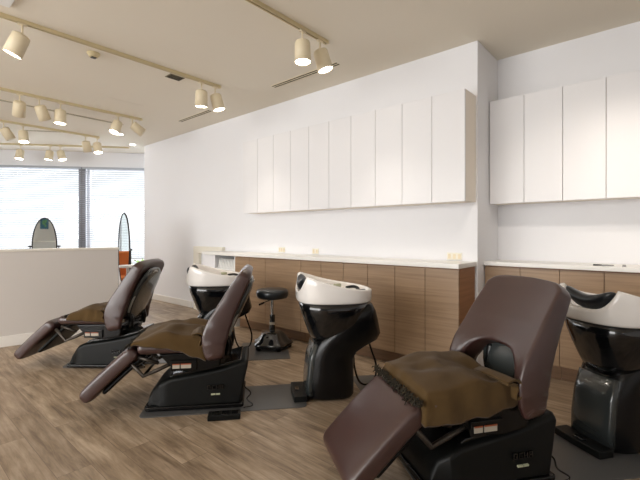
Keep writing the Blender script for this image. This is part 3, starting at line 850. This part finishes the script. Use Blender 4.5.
def slot(p0, p1, lb):
    d = p1-p0; L = d.length; m_ = (p0+p1)/2
    root = empty('slot_diffuser', (m_.x, m_.y, CEIL), math.atan2(d.y, d.x))
    bm = bmesh.new()
    for y, w_ in ((-.034, .005), (-.006, .012), (.029, .005)): box(bm, -L/2, L/2, y, y+w_, -.004, 0)
    link('frame', bm, M['lamp'], root)
    bm = bmesh.new(); box(bm, -L/2, L/2, -.029, -.006, -.0015, 0); box(bm, -L/2, L/2, .006, .029, -.0015, 0); link('slot', bm, M['slot'], root)
    tag(root, lb, 'air diffuser')
slot(Vector((3.0, 2.40)), Vector((3.0, 3.32)), 'black double slot air diffuser in the ceiling beside the nearest spotlights')
slot(Vector((3.02, 4.58)), Vector((3.02, 5.35)), 'black double slot air diffuser in the ceiling by the long wall, second nearest')
slot(Vector((.7, 6.15)), Vector((2.55, 6.15)), 'thin dark slot air diffuser behind the five lamp track')
slot(Vector((1.62, 7.68)), Vector((2.20, 7.30-.10)), 'thin dark slot air diffuser nearest the windows')
root = empty('smoke_detector', (1.37, 3.93, CEIL))
bm = bmesh.new(); S = [(0, .055), (-.012, .055), (-.02, .045), (-.036, .036), (-.04, .02)]
loft(bm, [[(r*math.cos(2*PI*k/28), r*math.sin(2*PI*k/28), z) for k in range(28)] for z, r in S]); link('body', bm, M['track'], root, bevel=.002, seg=1)
bm = bmesh.new(); box(bm, -.02, .02, -.02, .02, -.044, -.0395); link('sensor', bm, M['darksteel'], root)
tag(root, 'small round smoke detector on the ceiling beside the long track', 'smoke detector')
root = empty('ceiling_vent', (2.14, 3.89, CEIL))
bm = bmesh.new(); box(bm, -.08, .08, -.06, .06, -.004, 0); link('frame', bm, M['vent'], root)
bm = bmesh.new()
for k in range(6): box(bm, -.07, .07, -.05+.018*k, -.042+.018*k, -.006, -.0041)
link('slat', bm, M['slot'], root)
tag(root, 'small olive grey ceiling vent next to the long track', 'vent')
bm = bmesh.new(); box(bm, 1.9, 2.35, 5.05, 5.5, CEIL-.003, CEIL); tag(link('access_panel', bm, M['ceil'], bevel=.001, seg=1), 'square ceiling access panel between two tracks', 'panel')
root = empty('ceiling_air_unit', (.24, 3.12, CEIL))
bm = bmesh.new(); box(bm, -.45, .45, -.45, .45, -.02, 0); link('panel', bm, M['white'], root, bevel=.006)
bm = bmesh.new()
for k in range(9): box(bm, -.28, .28, -.26+.06*k, -.225+.06*k, -.024, -.0195)
link('grille', bm, M['frame'], root)
tag(root, 'white ceiling air conditioner panel cut by the top left photo corner', 'air conditioner')

# ------------------------------------------------------------------ mirrors behind the partition
def make_mirror():
    t = empty('standing_mirror')
    a, b, zc = .182, .50, .95
    bm = bmesh.new(); pts = [(a*math.cos(2*PI*k/64), 0, zc+b*math.sin(2*PI*k/64)) for k in range(64)]
    n = 8; rings = []
    for k in range(64):
        p = Vector(pts[k]); tn = (Vector(pts[(k+1) % 64])-Vector(pts[k-1])).normalized(); nn = tn.cross(Vector((0, 1, 0)))
        rings.append([bm.verts.new(p+(nn*math.cos(2*PI*q/n)+Vector((0, 1, 0))*math.sin(2*PI*q/n))*.011) for q in range(n)])
    for k in range(64):
        for q in range(n): bm.faces.new((rings[k][q], rings[k][(q+1) % n], rings[(k+1) % 64][(q+1) % n], rings[(k+1) % 64][q]))
    bmesh.ops.recalc_face_normals(bm, faces=bm.faces)
    link('frame', bm, M['darkframe'], t, smooth=True)
    bm = bmesh.new(); lo = [(a*math.cos(2*PI*k/64), zc+b*math.sin(2*PI*k/64)) for k in range(64)]
    side_prism(bm, lo, -.004, .004); link('glass', bm, M['mirror'], t)
    for s in (-1, 1):
        bm = bmesh.new(); tube(bm, [(s*.212, 0, .03), (s*.212, 0, .965)], .009, 8)
        tube(bm, [(s*.212, -.17, .015), (s*.212, 0, .05), (s*.212, .17, .015)], .011, 8); link('upright', bm, M['darkframe'], t, smooth=True)
        bm = bmesh.new(); tube(bm, [(s*.18, 0, .95), (s*.24, 0, .95)], .013, 10); link('knob', bm, M['darkframe'], t)
    bm = bmesh.new(); tube(bm, [(-.212, 0, .16), (.212, 0, .16)], .009, 8); link('crossbar', bm, M['darkframe'], t, smooth=True)
    return t
mA = make_mirror(); p = plan(-4.9, 7.1); mA.location = (p.x, p.y, 0)
mA.rotation_euler = (0, 0, math.atan2(-p.x, p.y)-.155)
tag(mA, 'oval standing mirror behind the partition, in front of the left window', 'mirror')
p = plan(-2.72, 5.54); mB = dup(mA, (p.x, p.y, 0), math.atan2(-p.x, p.y)-math.radians(68))
tag(mB, 'narrow side view of an oval standing mirror by the end of the partition', 'mirror')

# orange armchair and small table behind the partition
root = empty('armchair', (1.85, 7.15, 0), .35)
bm = bmesh.new(); box(bm, -.3, .3, -.28, .28, .30, .44); link('seat', bm, M['tan'], root, bevel=.04, seg=4)
bm = bmesh.new(); box(bm, -.3, .3, .24, .36, .40, .86); link('backrest', bm, M['tan'], root, bevel=.05, seg=4)
for s in (-1, 1):
    bm = bmesh.new(); box(bm, s*.34-.04, s*.34+.04, -.28, .30, .30, .62); link('armrest', bm, M['tan'], root, bevel=.03, seg=4)
    for y in (-.22, .26):
        bm = bmesh.new(); tube(bm, [(s*.27, y, 0), (s*.26, y, .31)], [.014, .02], 10); link('leg', bm, M['darksteel'], root)
tag(root, 'orange armchair behind the partition, seen in the narrow mirror', 'armchair')

root = empty('side_table', (*plan(-2.46, 5.10).xy, 0))
bm = bmesh.new(); cyl(bm, (0, 0), .10, .735, .765, 28); link('table_top', bm, M['white'], root, bevel=.004)
bm = bmesh.new(); cyl(bm, (0, 0), .016, .02, .735, 14); link('pole', bm, M['white'], root, smooth=False)
bm = bmesh.new(); cyl(bm, (0, 0), .09, 0, .02, 28); link('foot', bm, M['white'], root, bevel=.004)
tag(root, 'small white round side table just past the end of the partition', 'side table')

# poster behind the photographer, seen in the far mirror
root = empty('poster', (LX+.001, -.62, 1.62), -PI/2)
bm = bmesh.new(); box(bm, -.25, .25, -.0, .012, -.23, .23); link('backing', bm, M['poster_blue'], root)
for cx, cz, r in ((-.05, .02, .10), (.08, .08, .07), (.05, -.10, .06)):
    bm = bmesh.new(); tube(bm, [(cx, .0121, cz), (cx, .014, cz)], r, 20); link('print', bm, M['poster_green'], root)
tag(root, 'small blue and green picture on the wall behind, seen in the far oval mirror', 'picture')

# outside: hedge and pale building beyond windows
def out(t, o): p = fpt(t, o); return p
bm = bmesh.new(); a = out(-2, 2.2)
rr = random.Random(3)
for k in range(2600):
    t = rr.uniform(-8, 4.5); o = rr.uniform(1.6, 2.5); z = rr.uniform(-.3, .62+.08*math.sin(t*4))
    p = fpt(t, o); q = Matrix.Translation((p.x, p.y, z)) @ Matrix.Rotation(rr.uniform(0, 6), 4, 'Z') @ Matrix.Rotation(rr.uniform(-1.2, 1.2), 4, 'X')
    vs = [bm.verts.new(q @ Vector(c)) for c in ((-.05, 0, 0), (0, -.03, 0), (.06, 0, 0), (0, .03, 0))]; bm.faces.new(vs)
o = link('hedge', bm, M['green']); tag(o, 'low green hedge outside, showing under the blind by the long wall', 'hedge')
bm = bmesh.new(); prism(bm, [tuple(fpt(-14, .3)), tuple(fpt(8, .3)), tuple(fpt(8, 16)), tuple(fpt(-14, 16))][::-1], -.42, -.4); bmesh.ops.recalc_face_normals(bm, faces=bm.faces)
struct(link('ground', bm, M['concrete']))

# ------------------------------------------------------------------ light
w = bpy.data.worlds.new('World'); bpy.context.scene.world = w; w.use_nodes = True
bg = w.node_tree.nodes['Background']; bg.inputs[0].default_value = (.93, .97, 1, 1); bg.inputs[1].default_value = 1.15
def area(name, loc, rot, sx, sy, e, col):
    d = bpy.data.lights.new(name, 'AREA'); d.shape = 'RECTANGLE'; d.size = sx; d.size_y = sy; d.energy = e; d.color = col
    o = bpy.data.objects.new(name, d); C.objects.link(o); o.location = loc; o.rotation_euler = rot; return o
for i, (a, b) in enumerate(bays):
    p = fpt((a+b)/2, 1.5); aim = Vector((-FN.x, -FN.y, -.75))
    area('daylight_window', (p.x, p.y, 3.35), aim.to_track_quat('-Z', 'Y').to_euler(), b-a, 2.0, 330*(b-a)/2.8, (.95, .98, 1))
area('side_window_fill', (LX-.3, 3.2, 1.6), Vector((1, 0, 0)).to_track_quat('-Z', 'Y').to_euler(), 6.0, 2.2, 270, (1, .99, .97))  # fill lamp outside the added left wall window

# ------------------------------------------------------------------ camera
cd = bpy.data.cameras.new('camera'); cam = bpy.data.objects.new('camera', cd); C.objects.link(cam)
cam.location = (0, 0, H); cam.rotation_euler = (PI/2, 0, math.radians(-48.8))
cd.sensor_width = 36; cd.lens = 36*399/640; cd.shift_y = -5/640; cd.clip_start = .05
s = bpy.context.scene; s.camera = cam
s.view_settings.view_transform = 'Standard'; s.view_settings.look = 'None'; s.view_settings.gamma = 1
s.view_settings.exposure = 0.25
try: s.view_settings.use_curve_mapping = False
except Exception: pass
